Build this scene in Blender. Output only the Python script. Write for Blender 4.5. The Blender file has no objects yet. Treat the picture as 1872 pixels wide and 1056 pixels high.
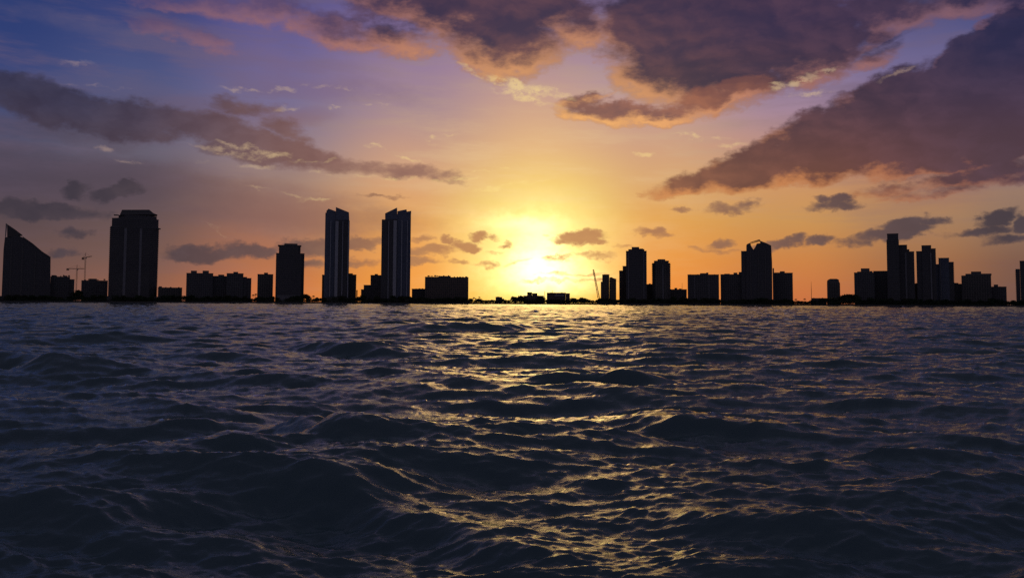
import bpy, bmesh, math, random
import numpy as np
from mathutils import Vector, Matrix
SC = bpy.context.scene
COL = SC.collection
R = math.radians

# ------------------------------------------------------------------ camera
F = 1621.0                      # focal length in photo pixels (1872 wide)
PP = (936.0, 448.0)             # principal point: the photo is a crop
CAMH = 3.0
TILT = math.atan(105.0 / F)
ROLL = math.atan(0.0045)
cam = bpy.data.cameras.new('camera')
cam.sensor_width = 36.0
cam.lens = 36.0 * F / 1872.0
cam.shift_x = 0.0
cam.shift_y = -(528.0 - PP[1]) / 1872.0
cam.clip_start = 0.05
cam.clip_end = 60000
camo = bpy.data.objects.new('camera', cam)
COL.objects.link(camo)
camo.location = (0, 0, CAMH)
CM = Matrix.Rotation(TILT, 3, 'X') @ Matrix.Rotation(math.pi / 2, 3, 'X') @ Matrix.Rotation(ROLL, 3, 'Z')
camo.rotation_euler = CM.to_euler()
SC.camera = camo

def ray(px, py):
    """viewing direction of a photo pixel, in world axes"""
    return (CM @ Vector(((px - PP[0]) / F, -(py - PP[1]) / F, -1.0))).normalized()

def sky_uv(px, py):
    d = ray(px, py)
    return math.atan2(d.x, d.y) * F, math.asin(d.z) * F

# ------------------------------------------------------------------ exposure
SC.view_settings.view_transform = 'Standard'
SC.view_settings.look = 'None'
SC.view_settings.exposure = 0.0
SC.view_settings.gamma = 1.0
SC.view_settings.use_curve_mapping = False
SC.cycles.max_bounces = 6
SC.cycles.sample_clamp_indirect = 3.0
SC.cycles.use_denoising = False

# ------------------------------------------------------------------ sun
SUNPX = (985, 478)
sdir = ray(*SUNPX)
SUN_AZ = math.atan2(sdir.x, sdir.y)
SUN_EL = R(10.0)
sdir = Vector((math.sin(SUN_AZ) * math.cos(SUN_EL), math.cos(SUN_AZ) * math.cos(SUN_EL), math.sin(SUN_EL)))
sl = bpy.data.lights.new('sun', 'SUN')
sl.energy = 0.065
sl.angle = R(13.0)
sl.color = (1.0, 0.50, 0.17)
so = bpy.data.objects.new('sun', sl)
COL.objects.link(so)
so.location = (0, 0, 300)
so.rotation_euler = (-sdir).to_track_quat('-Z', 'Y').to_euler()

# ------------------------------------------------------------------ sky (world)
def lin(c):
    return tuple(((v / 255.0) / 12.92 if v <= 10 else (((v / 255.0) + 0.055) / 1.055) ** 2.4) for v in c)

W = bpy.data.worlds.new('World')
SC.world = W
W.use_nodes = True
WT = W.node_tree
WT.nodes.clear()
W.cycles.sampling_method = 'MANUAL'
W.cycles.sample_map_resolution = 1024

class S:
    """tiny wrapper so that node maths reads as maths"""
    def __init__(s, sock): s.k = sock
    def __add__(a, b): return mth('ADD', a, b)
    def __radd__(a, b): return mth('ADD', a, b)
    def __sub__(a, b): return mth('SUBTRACT', a, b)
    def __rsub__(a, b): return mth('SUBTRACT', b, a)
    def __mul__(a, b): return mth('MULTIPLY', a, b)
    def __rmul__(a, b): return mth('MULTIPLY', a, b)
    def __truediv__(a, b): return mth('DIVIDE', a, b)

TREE = [WT]
def put(sock, v):
    if isinstance(v, S): TREE[0].links.new(v.k, sock)
    else: sock.default_value = v
def nd(t, **kw):
    n = TREE[0].nodes.new(t)
    for k, v in kw.items(): setattr(n, k, v)
    return n
def mth(op, *a, clamp=False):
    n = nd('ShaderNodeMath', operation=op, use_clamp=clamp)
    for i, v in enumerate(a): put(n.inputs[i], v)
    return S(n.outputs[0])
def vmth(op, *a):
    n = nd('ShaderNodeVectorMath', operation=op)
    for i, v in enumerate(a): put(n.inputs[i], v)
    return S(n.outputs['Value'] if op in ('LENGTH', 'DOT_PRODUCT') else n.outputs[0])
def comb(x, y, z=0.0):
    n = nd('ShaderNodeCombineXYZ')
    for i, v in enumerate((x, y, z)): put(n.inputs[i], v)
    return S(n.outputs[0])
def sstep(v, a, b, lo=0.0, hi=1.0):
    n = nd('ShaderNodeMapRange', interpolation_type='SMOOTHSTEP')
    put(n.inputs[0], v)
    for i, q in enumerate((a, b, lo, hi)): put(n.inputs[i + 1], q)
    return S(n.outputs[0])
def cmix(f, a, b, mode='MIX'):
    n = nd('ShaderNodeMix', data_type='RGBA', blend_type=mode, clamp_factor=True)
    put(n.inputs[0], f)
    for i, v in ((6, a), (7, b)):
        put(n.inputs[i], v if isinstance(v, S) else (*v, 1.0))
    return S(n.outputs[2])
def ramp(f, stops, interp='B_SPLINE'):
    n = nd('ShaderNodeValToRGB')
    put(n.inputs[0], f)
    cr = n.color_ramp
    cr.interpolation = interp
    stops = sorted(stops, key=lambda s: s[0])
    while len(cr.elements) < len(stops): cr.elements.new(0.5)
    for e, (p, c) in zip(cr.elements, stops):
        e.position = p
        e.color = (*c, 1)
    return S(n.outputs[0])
def noise(vec, scale, detail=5.0, rough=0.55, out='Fac', lac=2.0):
    n = nd('ShaderNodeTexNoise')
    n.noise_dimensions = '3D'
    put(n.inputs['Vector'], vec)
    n.inputs['Scale'].default_value = scale
    n.inputs['Detail'].default_value = detail
    n.inputs['Roughness'].default_value = rough
    n.inputs['Lacunarity'].default_value = lac
    return S(n.outputs[out])

tc = nd('ShaderNodeTexCoord')
DIR = S(tc.outputs['Generated'])
sep = nd('ShaderNodeSeparateXYZ')
put(sep.inputs[0], DIR)
dx, dy, dz = (S(sep.outputs[i]) for i in range(3))
U = mth('ARCTAN2', dx, dy) * F              # azimuth, in units of 1/F radian
V = mth('ARCSINE', dz) * F                  # elevation

def Vn(py, px=936): return sky_uv(px, py)[1]
def grid(columns, vmax):
    """colour of the sky by azimuth (columns) and elevation (stops), blended"""
    vf = mth('MULTIPLY', V, 1.0 / vmax, clamp=True)
    prev = None
    for px, stops in columns:
        if isinstance(px, tuple): u0 = px[0]; st = [(v / vmax, lin(c)) for v, c in stops]
        else:
            u0 = sky_uv(px, 400)[0]
            st = [(min(1, max(0, Vn(py, px) / vmax)), lin(c)) for py, c in stops]
            st += [(800.0 / vmax, lin((54, 58, 72))), (1.0, lin((42, 46, 55)))]
        c = ramp(vf, st, 'LINEAR')
        if prev is None: cur = c
        else: cur = cmix(sstep(U, prev, u0), cur, c)
        prev = u0
    return cur
VM = 1500.0
BACK = [(0, (92, 84, 92)), (250, (72, 70, 84)), (600, (44, 46, 60)), (1500, (42, 46, 55))]
base = grid([
    ((-2600,), BACK),
    ((-1500,), [(0, (78, 64, 74)), (250, (56, 58, 88)), (600, (36, 41, 58)), (1500, (42, 46, 55))]),
    (0, [(553, (112, 80, 72)), (470, (102, 76, 74)), (400, (84, 68, 74)), (330, (76, 66, 82)), (270, (80, 78, 102)), (200, (66, 72, 110)), (120, (52, 66, 118)), (50, (44, 60, 114)), (0, (42, 58, 112))]),
    (250, [(553, (148, 94, 74)), (470, (114, 84, 78)), (400, (98, 77, 78)), (330, (90, 77, 88)), (270, (100, 94, 112)), (200, (86, 88, 124)), (120, (72, 80, 126)), (50, (58, 68, 120)), (0, (52, 62, 116))]),
    (500, [(553, (208, 113, 60)), (480, (176, 108, 74)), (400, (146, 102, 90)), (330, (152, 122, 112)), (270, (138, 120, 132)), (200, (118, 108, 142)), (120, (106, 98, 146)), (50, (96, 88, 142)), (0, (84, 80, 134))]),
    (750, [(553, (236, 146, 52)), (480, (230, 148, 64)), (400, (220, 156, 86)), (330, (212, 160, 118)), (270, (194, 150, 128)), (200, (164, 134, 142)), (120, (146, 120, 150)), (50, (126, 106, 150)), (0, (106, 92, 146))]),
    (985, [(553, (246, 200, 60)), (480, (250, 226, 110)), (420, (248, 226, 120)), (370, (244, 216, 116)), (330, (238, 198, 112)), (270, (224, 178, 126)), (200, (204, 160, 134)), (120, (172, 138, 146)), (50, (142, 116, 146)), (0, (122, 102, 146))]),
    (1200, [(553, (232, 132, 54)), (480, (228, 144, 60)), (400, (220, 157, 76)), (330, (214, 164, 110)), (270, (204, 156, 124)), (200, (188, 150, 142)), (120, (160, 136, 156)), (0, (112, 98, 142))]),
    (1450, [(553, (196, 106, 62)), (480, (200, 125, 66)), (400, (200, 145, 82)), (330, (202, 146, 100)), (270, (188, 140, 122)), (200, (160, 130, 150)), (120, (132, 118, 156)), (50, (106, 98, 152)), (0, (84, 80, 134))]),
    (1700, [(553, (148, 92, 68)), (480, (156, 104, 70)), (400, (168, 126, 90)), (330, (168, 120, 96)), (200, (126, 104, 132)), (100, (106, 98, 140)), (50, (90, 86, 130)), (0, (72, 74, 122))]),
    (1872, [(553, (112, 80, 72)), (480, (122, 86, 72)), (400, (142, 112, 92)), (330, (152, 120, 104)), (200, (112, 92, 122)), (100, (94, 92, 134)), (0, (62, 72, 126))]),
    ((1500,), [(0, (78, 64, 74)), (250, (56, 56, 84)), (600, (36, 40, 56)), (1500, (42, 46, 55))]),
    ((2600,), BACK)], VM)

# shared turbulence that frays every cloud edge
P = comb(U, V)
PW = comb(U * 0.55, V, 3.0)
w1 = noise(PW, 1 / 120.0, 7.0, 0.58, 'Color')
w1 = vmth('SUBTRACT', w1, (0.5, 0.5, 0.5))
w2 = noise(comb(U * 0.7, V, 40.0), 1 / 26.0, 5.0, 0.6, 'Color')
w2 = vmth('SUBTRACT', w2, (0.5, 0.5, 0.5))
def warp(amp1, amp2):
    a = vmth('MULTIPLY', w1, (amp1 * 1.5, amp1, 0))
    b = vmth('MULTIPLY', w2, (amp2 * 1.4, amp2, 0))
    return vmth('ADD', a, b)
def ell_field(pos, items, smooth=0.0):
    """signed size-like field: positive inside the union of the ellipses"""
    def quad(p):
        sx = nd('ShaderNodeSeparateXYZ'); put(sx.inputs[0], p)
        x, y = S(sx.outputs[0]), S(sx.outputs[1])
        return comb(x * x, x * y, y * y), comb(x, y, 1.0)
    q1, q2 = quad(pos)
    cur = None
    for i, it in enumerate(items):
        cx, cy, rx, ry, ang = it[:5]
        u0, v0 = sky_uv(cx, cy)
        a = R(ang)
        ex = sky_uv(cx + rx * math.cos(a), cy + rx * math.sin(a))
        ax = math.atan2(ex[1] - v0, ex[0] - u0)
        lx = math.hypot(ex[0] - u0, ex[1] - v0)
        c, s_ = math.cos(ax), math.sin(ax)
        A = (c / lx) ** 2 + (s_ / ry) ** 2
        Bq = 2 * c * s_ * (1 / lx ** 2 - 1 / ry ** 2)
        Cq = (s_ / lx) ** 2 + (c / ry) ** 2
        k = ry / 2.0
        lin_ = (-2 * A * u0 - Bq * v0, -2 * Cq * v0 - Bq * u0, A * u0 * u0 + Bq * u0 * v0 + Cq * v0 * v0 - 1)
        if i and i % 16 == 0:       # keeps the shader working through the list in order
            q2 = vmth('MULTIPLY_ADD', comb(0.0, 0.0, cur), (0, 0, 1e-9), q2)
            q1 = vmth('MULTIPLY_ADD', comb(0.0, 0.0, cur), (0, 0, 1e-9), q1)
        d = vmth('DOT_PRODUCT', q1, (-k * A, -k * Bq, -k * Cq)) + vmth('DOT_PRODUCT', q2, tuple(-k * t for t in lin_))
        cur = d if cur is None else (mth('SMOOTH_MAX', cur, d, smooth) if smooth else mth('MAXIMUM', cur, d))
    return cur
us, vs = sky_uv(*SUNPX)
tos = vmth('SUBTRACT', (us, vs, 0), P)
SUND = vmth('LENGTH', vmth('MULTIPLY', tos, (1, 1.15, 0)))           # angular distance from the sun
tosn = vmth('NORMALIZE', vmth('MULTIPLY', tos, (0.7, 1, 0)))
fine = noise(comb(U * 0.5, V, 9.0), 1 / 40.0, 6.0, 0.62)
fine = (fine - 0.5)

# --- cloud families, positions measured on the photograph as directions
DECK = [  # the purple deck overhead
    (870, 8, 250, 66, 6), (925, 76, 104, 62, 10), (925, 112, 34, 30, 0), (720, 62, 90, 24, 12), (1040, 55, 60, 38, 0),
    (560, 28, 150, 20, 14), (400, 14, 150, 16, 8), (330, 62, 66, 13, 18), (640, 68, 60, 14, 14),
    (1300, 40, 225, 116, -6), (1210, 128, 110, 50, 6), (1330, 146, 105, 50, -10), (1470, 72, 120, 70, -20), (1440, 30, 220, 40, 0), (1640, 22, 150, 32, -14), (1770, 10, 130, 20, -4), (1590, 100, 40, 10, -16),
    (1560, 76, 44, 14, -8), (1240, 40, 130, 90, 0)]
BAND = [  # the long diagonal bank on the right
    (1262, 332, 82, 17, -15), (1390, 300, 120, 38, -17), (1520, 268, 150, 62, -16), (1660, 225, 170, 86, -18), (1800, 190, 170, 104, -20),
    (1860, 100, 100, 70, -30), (1480, 228, 110, 22, -22), (1590, 172, 120, 26, -26), (1740, 285, 190, 30, -10), (1960, 170, 160, 130, -10),
    (1680, 342, 120, 9, -6), (1830, 318, 110, 20, -12), (1700, 357, 70, 6, -5)]
MID = [  # centre cloud with the gilded underside
    (1060, 182, 56, 12, -12), (1170, 204, 120, 19, 2), (1090, 212, 68, 13, 8), (1290, 186, 66, 24, -14), (1350, 165, 55, 22, -20), (1240, 205, 60, 18, -6)]
LEFT = [  # the grey bank on the left
    (50, 178, 116, 37, 16), (150, 205, 106, 27, 14), (260, 222, 137, 29, 4), (360, 224, 95, 27, 10), (470, 250, 95, 20, 22), (560, 280, 84, 17, 20),
    (690, 308, 116, 11, 6), (590, 296, 95, 15, 8), (790, 322, 33, 4, 14), (450, 190, 57, 13, 4), (460, 275, 95, 18, 12), (520, 235, 53, 17, 30)]
VEIL = [(160, 320, 230, 34, 4), (460, 372, 170, 22, 4), (430, 100, 170, 16, 8), (570, 152, 140, 18, 6), (240, 172, 170, 12, 8), (250, 70, 120, 10, 14), (60, 300, 190, 28, 8), (250, 345, 200, 26, 4), (420, 340, 120, 16, 8), (120, 240, 120, 14, 4), (520, 395, 190, 26, 4), (520, 210, 60, 14, 0)]
PUFF = [  # small slate cumulus low over the skyline
    (142, 346, 30, 14, -8), (140, 334, 14, 11, 0), (215, 348, 42, 12, -8), (234, 336, 18, 10, 0), (90, 384, 100, 14, 3), (40, 376, 50, 12, 4), (140, 424, 30, 6, 0), (122, 462, 30, 6, 0),
    (1340, 381, 46, 8, -4), (1366, 372, 26, 10, -6), (1318, 376, 18, 8, 0), (1516, 378, 42, 7, -3), (1536, 364, 22, 11, -14), (1508, 366, 13, 7, 0),
    (1628, 430, 84, 11, -9), (1655, 412, 46, 11, -10), (1708, 408, 24, 7, 0), (1500, 440, 26, 8, -6), (1432, 443, 32, 7, -10), (1400, 452, 20, 4, -6),
    (1826, 398, 42, 12, -18), (1800, 424, 62, 9, -8), (1872, 410, 22, 14, 0), (1850, 440, 50, 8, 0),
    (380, 462, 90, 13, 2), (460, 456, 60, 15, 2), (330, 456, 40, 9, 0), (555, 452, 70, 14, 0), (660, 446, 55, 12, -4), (640, 478, 50, 8, 0), (560, 482, 40, 8, 0),
    (786, 460, 38, 9, 0), (768, 478, 34, 7, 0), (770, 438, 20, 6, 0), (818, 440, 12, 7, 30), (852, 452, 22, 7, 4), (872, 435, 14, 6, 0), (898, 437, 9, 3, 0), (888, 481, 20, 5, 0), (948, 477, 18, 3, -10), (925, 447, 10, 4, -10), (905, 462, 16, 3, 0), (1020, 470, 20, 3, -4), (1000, 432, 6, 3, 0), (840, 478, 14, 3, 0), (1140, 452, 14, 3, 0), (1045, 500, 40, 3, 0), (1060, 512, 60, 2.5, 0),
    (1066, 434, 44, 10, -2), (1080, 430, 28, 10, 0), (1086, 444, 22, 5, 0), (1030, 442, 26, 5, 0), (1094, 467, 30, 5, 0), (1188, 428, 30, 8, 8), (1212, 432, 16, 4, 0),
    (1296, 456, 42, 5, 2), (1312, 447, 22, 5, -12), (1268, 454, 16, 4, 0), (1250, 383, 14, 4, 0), (700, 360, 24, 2, 2)]
WISP = [  # thin cirrus shreds catching the sun
    (372, 264, 44, 3, 12), (420, 276, 40, 5, 14), (455, 270, 50, 4, 14), (430, 283, 20, 5, 4), (462, 303, 24, 3, 2), (490, 285, 24, 3, 2), (570, 292, 26, 2, -4), (575, 315, 12, 4, 0), (378, 293, 10, 2, 0),
    (188, 269, 12, 3, 0), (232, 292, 16, 2, 4), (150, 158, 50, 2, 6), (150, 120, 26, 4, 4), (440, 160, 34, 3, 0), (520, 157, 22, 4, 0), (565, 150, 10, 3, 0), (594, 154, 16, 3, 0), (622, 155, 8, 2, 0), (645, 160, 10, 2, 8), (672, 166, 12, 2, 10), (690, 171, 10, 2, 8), (678, 189, 8, 2, 0), (703, 189, 9, 2, 0), (616, 192, 8, 2, 0),
    (520, 195, 24, 4, -6), (785, 256, 14, 7, -10), (822, 250, 12, 2, 0), (688, 264, 14, 2, 2), (784, 268, 16, 1.5, 0), (752, 292, 14, 2, 18), (520, 355, 40, 2, 12), (570, 366, 20, 2, 0),
    (905, 341, 36, 3, -8), (950, 336, 28, 3, -8), (884, 314, 24, 1.5, -5), (830, 328, 40, 3, 0), (700, 324, 60, 3, 2), (640, 322, 30, 3, 4), (370, 412, 26, 1.5, 20), (392, 424, 12, 1.5, 45),
    (940, 158, 56, 8, 22), (1000, 168, 50, 9, 8), (890, 138, 40, 3, 22), (970, 180, 60, 6, 16), (1180, 281, 18, 4, 0), (1330, 262, 22, 4, -4), (1290, 246, 40, 3, 6), (1440, 152, 50, 7, -14), (1500, 130, 26, 4, -16), (1480, 172, 40, 4, -4), (1410, 158, 16, 6, 0), (1640, 132, 30, 3, -24)]

def cover(items, wp, soft, namp, smooth=0.0):
    return sstep(ell_field(vmth('ADD', P, wp), items, smooth) + fine * namp, -soft, soft)
def cover_pair(items, wp, soft, namp, shift):
    """cloud cover, and the part of it whose sunward neighbour is open sky"""
    p0 = vmth('ADD', P, wp)
    c0 = sstep(ell_field(p0, items, 6.0) + fine * namp, -soft, soft)
    sc = nd('ShaderNodeVectorMath', operation='SCALE')
    put(sc.inputs[0], tosn); sc.inputs['Scale'].default_value = shift
    p1 = vmth('ADD', p0, S(sc.outputs[0]))
    c1 = sstep(ell_field(p1, items, 6.0) + fine * namp, -soft, soft * 1.3)
    return c0, mth('SUBTRACT', c0, c1, clamp=True)

near = sstep(SUND, 120, 620, 1.0, 0.0)
mid_ = sstep(SUND, 350, 950, 1.0, 0.0)
# colours of cloud bodies and of their sunlit edges
TP = vmth('ADD', PW, warp(46, 12))
tex = noise(TP, 1 / 120.0, 5.0, 0.56)
tsc = nd('ShaderNodeVectorMath', operation='SCALE'); put(tsc.inputs[0], tosn); tsc.inputs['Scale'].default_value = 15.0
tex1 = noise(vmth('ADD', TP, S(tsc.outputs[0])), 1 / 120.0, 5.0, 0.56)
tx = sstep(tex, 0.34, 0.72)
relief = sstep(tex - tex1, -0.11, 0.15)
body_hi = cmix(sstep(V, Vn(345), Vn(190)), lin((98, 58, 54)), lin((52, 37, 55)))
body_hi = cmix(sstep(V, Vn(190), Vn(40)), body_hi, lin((47, 36, 64)))
body_hi = cmix(sstep(U, sky_uv(1500, 100)[0], sky_uv(1850, 100)[0]), body_hi, cmix(sstep(V, Vn(300), Vn(120)), lin((72, 50, 62)), lin((34, 33, 66))))
body_hi = cmix(sstep(U, sky_uv(750, 100)[0], sky_uv(350, 100)[0]), body_hi, lin((96, 72, 104)))
body_hi = cmix(relief * 0.30, body_hi, cmix(mid_, lin((88, 70, 98)), cmix(near, lin((146, 88, 78)), lin((208, 132, 86)))))
body_hi = cmix(sstep(tx, 0.55, 1.0) * 0.22, body_hi, lin((44, 34, 58)))
rim_hi = cmix(mid_, lin((138, 98, 112)), cmix(near, lin((206, 134, 104)), lin((250, 186, 104))))
body_left = cmix(sstep(U, sky_uv(150, 200)[0], sky_uv(760, 300)[0]), cmix(sstep(V, Vn(300), Vn(170)), lin((62, 50, 66)), lin((42, 41, 66))), lin((132, 92, 86)))
body_low = cmix(sstep(SUND, 60, 520), lin((176, 116, 78)), lin((100, 74, 76)))
body_low = cmix(sstep(SUND, 300, 800), body_low, lin((56, 49, 62)))
rim_low = cmix(sstep(SUND, 60, 420), lin((252, 214, 120)), lin((176, 118, 92)))

# faint streaks of high haze everywhere
cir = noise(comb(U * 0.16 + V * 0.10, V, 5.0), 1 / 34.0, 7.0, 0.62)
veiln = sstep(cir, 0.42, 0.72)
sky = cmix(veiln * sstep(V, Vn(480), Vn(250), 0.12, 0.46), base, cmix(near, lin((112, 92, 112)), lin((244, 206, 150))))
# direct glow round the sun, veiled by thin low cloud into two uneven patches
def gauss(cx, cy, rx, ry):
    u0, v0 = sky_uv(cx, cy)
    q = vmth('MULTIPLY', vmth('SUBTRACT', PG, (u0, v0, 0)), (1.0 / rx, 1.0 / ry, 0))
    return mth('EXPONENT', vmth('DOT_PRODUCT', q, q) * -1.0)
PG = vmth('ADD', P, warp(70, 40))
sky2 = nd('ShaderNodeVectorMath', operation='SCALE')
sky2.inputs[0].default_value = (1.0, 0.82, 0.42)
put(sky2.inputs['Scale'], gauss(983, 470, 140, 90) * 0.34 + gauss(988, 500, 78, 36) * 1.3 + gauss(955, 412, 70, 20) * 0.6 + gauss(988, 474, 38, 58) * 0.9)
sky = cmix(1.0, sky, S(sky2.outputs[0]), 'ADD')

cv = cover(VEIL, warp(60, 10), 26, 40)
sky = cmix(cv * 0.74, sky, cmix(sstep(U, sky_uv(200, 300)[0], sky_uv(620, 300)[0]), cmix(sstep(V, Vn(260), Vn(190)), lin((76, 64, 78)), lin((92, 86, 118))), cmix(sstep(V, Vn(260), Vn(190)), lin((140, 98, 88)), lin((122, 98, 128)))))
c = cover(LEFT, warp(46, 24), 8, 44)
sky = cmix(c * (0.98 - tx * 0.30), sky, cmix(relief * 0.15, body_left, cmix(mid_, lin((100, 92, 110)), lin((176, 128, 108)))))
c, r = cover_pair(DECK, warp(74, 26), 15, 70, 23)
dk = sstep(U, sky_uv(300, 50)[0], sky_uv(800, 50)[0], 0.62, 0.95)
sky = cmix(c * dk, sky, body_hi)
sky = cmix(r * dk * 0.85, sky, rim_hi)
c, r = cover_pair(BAND, warp(46, 30), 7.5, 46, 15)
sky = cmix(c * 0.95, sky, body_hi)
sky = cmix(r * 0.72, sky, cmix(sstep(V, Vn(300), Vn(150)), cmix(mid_, lin((190, 112, 88)), lin((236, 152, 82))), rim_hi))
c, r = cover_pair(MID, warp(34, 28), 5, 34, 12)
sky = cmix(c * 0.9, sky, cmix(relief * 0.5, lin((108, 68, 68)), lin((190, 118, 82))))
sky = cmix(r * 0.95, sky, rim_hi)
wv = sstep(ell_field(vmth('ADD', P, warp(34, 30)), WISP) + fine * 17, -2.5, 6.5) * sstep(noise(comb(U * 0.55, V, 21.0), 1 / 13.0, 5.0, 0.65), 0.36, 0.58)
sky = cmix(wv * sstep(U, sky_uv(200, 300)[0], sky_uv(700, 300)[0], 0.42, 0.66), sky, cmix(sstep(SUND, 150, 850), lin((255, 226, 140)), lin((196, 164, 148))))
c = cover(PUFF, warp(24, 34), 4.0, 19)
sky = cmix(c * 0.93, sky, cmix(relief * 0.22, body_low, cmix(sstep(SUND, 80, 600), lin((226, 170, 96)), lin((112, 92, 98)))))
# overhead and behind: broken dark cloud, seen only in reflections
ov = sstep(noise(comb(dx / (mth('ABSOLUTE', dz) + 0.15), dy / (mth('ABSOLUTE', dz) + 0.15), 2.0), 1.1, 6.0, 0.6), 0.44, 0.62) * sstep(V, 560, 800)
sky = cmix(ov * 0.55, sky, lin((34, 32, 54)))

nish = nd('ShaderNodeTexSky', sky_type='NISHITA', sun_disc=False, sun_elevation=max(SUN_EL, R(1)), sun_rotation=SUN_AZ)
bg = nd('ShaderNodeBackground'); put(bg.inputs[0], sky); bg.inputs[1].default_value = 1.0
bg2 = nd('ShaderNodeBackground'); put(bg2.inputs[0], S(nish.outputs[0])); bg2.inputs[1].default_value = 0.001
ad = nd('ShaderNodeAddShader')
WT.links.new(bg.outputs[0], ad.inputs[0]); WT.links.new(bg2.outputs[0], ad.inputs[1])
wo = nd('ShaderNodeOutputWorld')
WT.links.new(ad.outputs[0], wo.inputs[0])

# ------------------------------------------------------------------ materials
def newmat(name):
    m = bpy.data.materials.new(name)
    m.use_nodes = True
    TREE[0] = m.node_tree
    b = m.node_tree.nodes['Principled BSDF']
    return m, b
def facade(name, wall, glass, bay, sto, rough=0.8):
    """wall with a regular window grid, in metres of the object's own space"""
    m, b = newmat(name)
    t = nd('ShaderNodeTexCoord')
    sp = nd('ShaderNodeSeparateXYZ'); put(sp.inputs[0], S(t.outputs['Object']))
    x, y, z = (S(sp.outputs[i]) for i in range(3))
    fu = mth('FRACT', (x + y) / bay)
    fz = mth('FRACT', z / sto)
    inwin = mth('GREATER_THAN', fu, 0.22) * mth('GREATER_THAN', fz, 0.34)
    g = nd('ShaderNodeNewGeometry')
    sn = nd('ShaderNodeSeparateXYZ'); put(sn.inputs[0], S(g.outputs['Normal']))
    inwin = inwin * mth('LESS_THAN', mth('ABSOLUTE', S(sn.outputs[2])), 0.5)
    st = noise(S(t.outputs['Object']), 0.06, 6, 0.6)
    cw = cmix(st, tuple(c * 0.75 for c in wall), tuple(min(1, c * 1.2) for c in wall))
    wn = nd('ShaderNodeTexWhiteNoise', noise_dimensions='2D')
    put(wn.inputs[0], comb(mth('FLOOR', (x + y) / bay), mth('FLOOR', z / sto)))
    cg = cmix(S(wn.outputs[0]), tuple(c * 1.3 for c in glass), tuple(c * 2.2 for c in glass))
    put(b.inputs['Base Color'], cmix(inwin, cw, cg))
    put(b.inputs['Roughness'], sstep(inwin, 0, 1, rough, 0.4))
    return m
def plain(name, col, rough=0.8, metal=0.0, ns=0.2, var=0.25):
    m, b = newmat(name)
    t = nd('ShaderNodeTexCoord')
    st = noise(S(t.outputs['Object']), ns, 5, 0.6)
    put(b.inputs['Base Color'], cmix(st, tuple(c * (1 - var) for c in col), tuple(min(1, c * (1 + var)) for c in col)))
    b.inputs['Roughness'].default_value = rough
    b.inputs['Metallic'].default_value = metal
    return m
M = {
    'stucco': facade('pale_stucco_facade', (0.24, 0.22, 0.20), (0.02, 0.025, 0.03), 4.2, 3.3),
    'tan': facade('tan_stucco_facade', (0.26, 0.20, 0.16), (0.02, 0.022, 0.026), 3.6, 3.2),
    'grey': facade('grey_concrete_facade', (0.20, 0.20, 0.21), (0.02, 0.024, 0.03), 3.8, 3.4),
    'glass': facade('blue_glass_facade', (0.20, 0.23, 0.30), (0.06, 0.08, 0.13), 1.8, 3.5, 0.4),
    'dark': facade('dark_glass_facade', (0.15, 0.145, 0.15), (0.03, 0.033, 0.045), 2.4, 3.4, 0.5),
    'slab': plain('balcony_concrete', (0.17, 0.165, 0.165)),
    'pier': plain('white_painted_concrete', (0.30, 0.30, 0.32)),
    'whitepier': plain('bright_white_concrete', (0.55, 0.56, 0.60)),
    'roof': plain('roofing_gravel', (0.14, 0.13, 0.13), 0.95),
    'steel': plain('crane_steel', (0.30, 0.20, 0.08), 0.55, 0.2),
    'redsteel': plain('red_painted_crane_steel', (0.34, 0.10, 0.04), 0.55, 0.1),
    'palesteel': plain('pale_steel', (0.42, 0.42, 0.42), 0.5, 0.2),
    'wall': plain('seawall_concrete', (0.16, 0.155, 0.15), 0.9, 0, 0.5),
    'soil': plain('shore_ground', (0.07, 0.075, 0.05), 1.0, 0, 0.05),
    'leaf': plain('tree_foliage', (0.045, 0.075, 0.030), 0.7, 0, 0.7, 0.5),
    'leafb': plain('olive_foliage', (0.06, 0.075, 0.035), 0.7, 0, 0.7, 0.5),
    'palm': plain('palm_fronds', (0.05, 0.085, 0.03), 0.6, 0, 0.7, 0.4),
    'bark': plain('bark', (0.09, 0.065, 0.045), 0.95, 0, 3.0, 0.4),
}

# ------------------------------------------------------------------ water
def ocean(n, L, lmin, lmax, rms, wind, spread, seed, chop):
    """one patch of wind sea: height and choppy shift for wavelengths lmin..lmax"""
    rng = np.random.default_rng(seed)
    k1 = np.fft.fftfreq(n, L / n) * 2 * np.pi
    kx, ky = np.meshgrid(k1, k1, indexing='xy')
    k = np.hypot(kx, ky); k[0, 0] = 1e-9
    band = 1 / (1 + (2 * np.pi / lmax / k) ** 10) / (1 + (k / (2 * np.pi / lmin)) ** 8)
    dirs = np.zeros_like(k)
    for wa, ww in wind:
        c = (kx * math.sin(wa) + ky * math.cos(wa)) / k
        dirs += ww * np.abs(c) ** spread
    amp = np.sqrt(dirs * band / k ** 4)
    amp[0, 0] = 0
    h = amp * (rng.standard_normal((n, n)) + 1j * rng.standard_normal((n, n)))
    H = np.fft.ifft2(h)
    s = rms / H.real.std()
    z = H.real * s
    X = np.fft.ifft2(1j * kx / k * h).real * s * chop
    Y = np.fft.ifft2(1j * ky / k * h).real * s * chop
    return (L, n, np.stack([X, Y, z], -1).astype(np.float32))
WIND = [(R(6), 1.0), (R(-26), 0.45), (R(34), 0.25)]
FARS = (1e9, 1300.0, 80.0)
CASC = [
    (ocean(512, 170.0, 3.4, 15.0, 0.15, WIND, 9, 11, 0.8), 1e9),
    (ocean(512, 31.0, 0.6, 3.4, 0.054, WIND, 8, 5, 0.75), FARS[1]),
    (ocean(512, 7.3, 0.07, 0.6, 0.0135, WIND, 5, 8, 0.6), FARS[2]),
]
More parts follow.
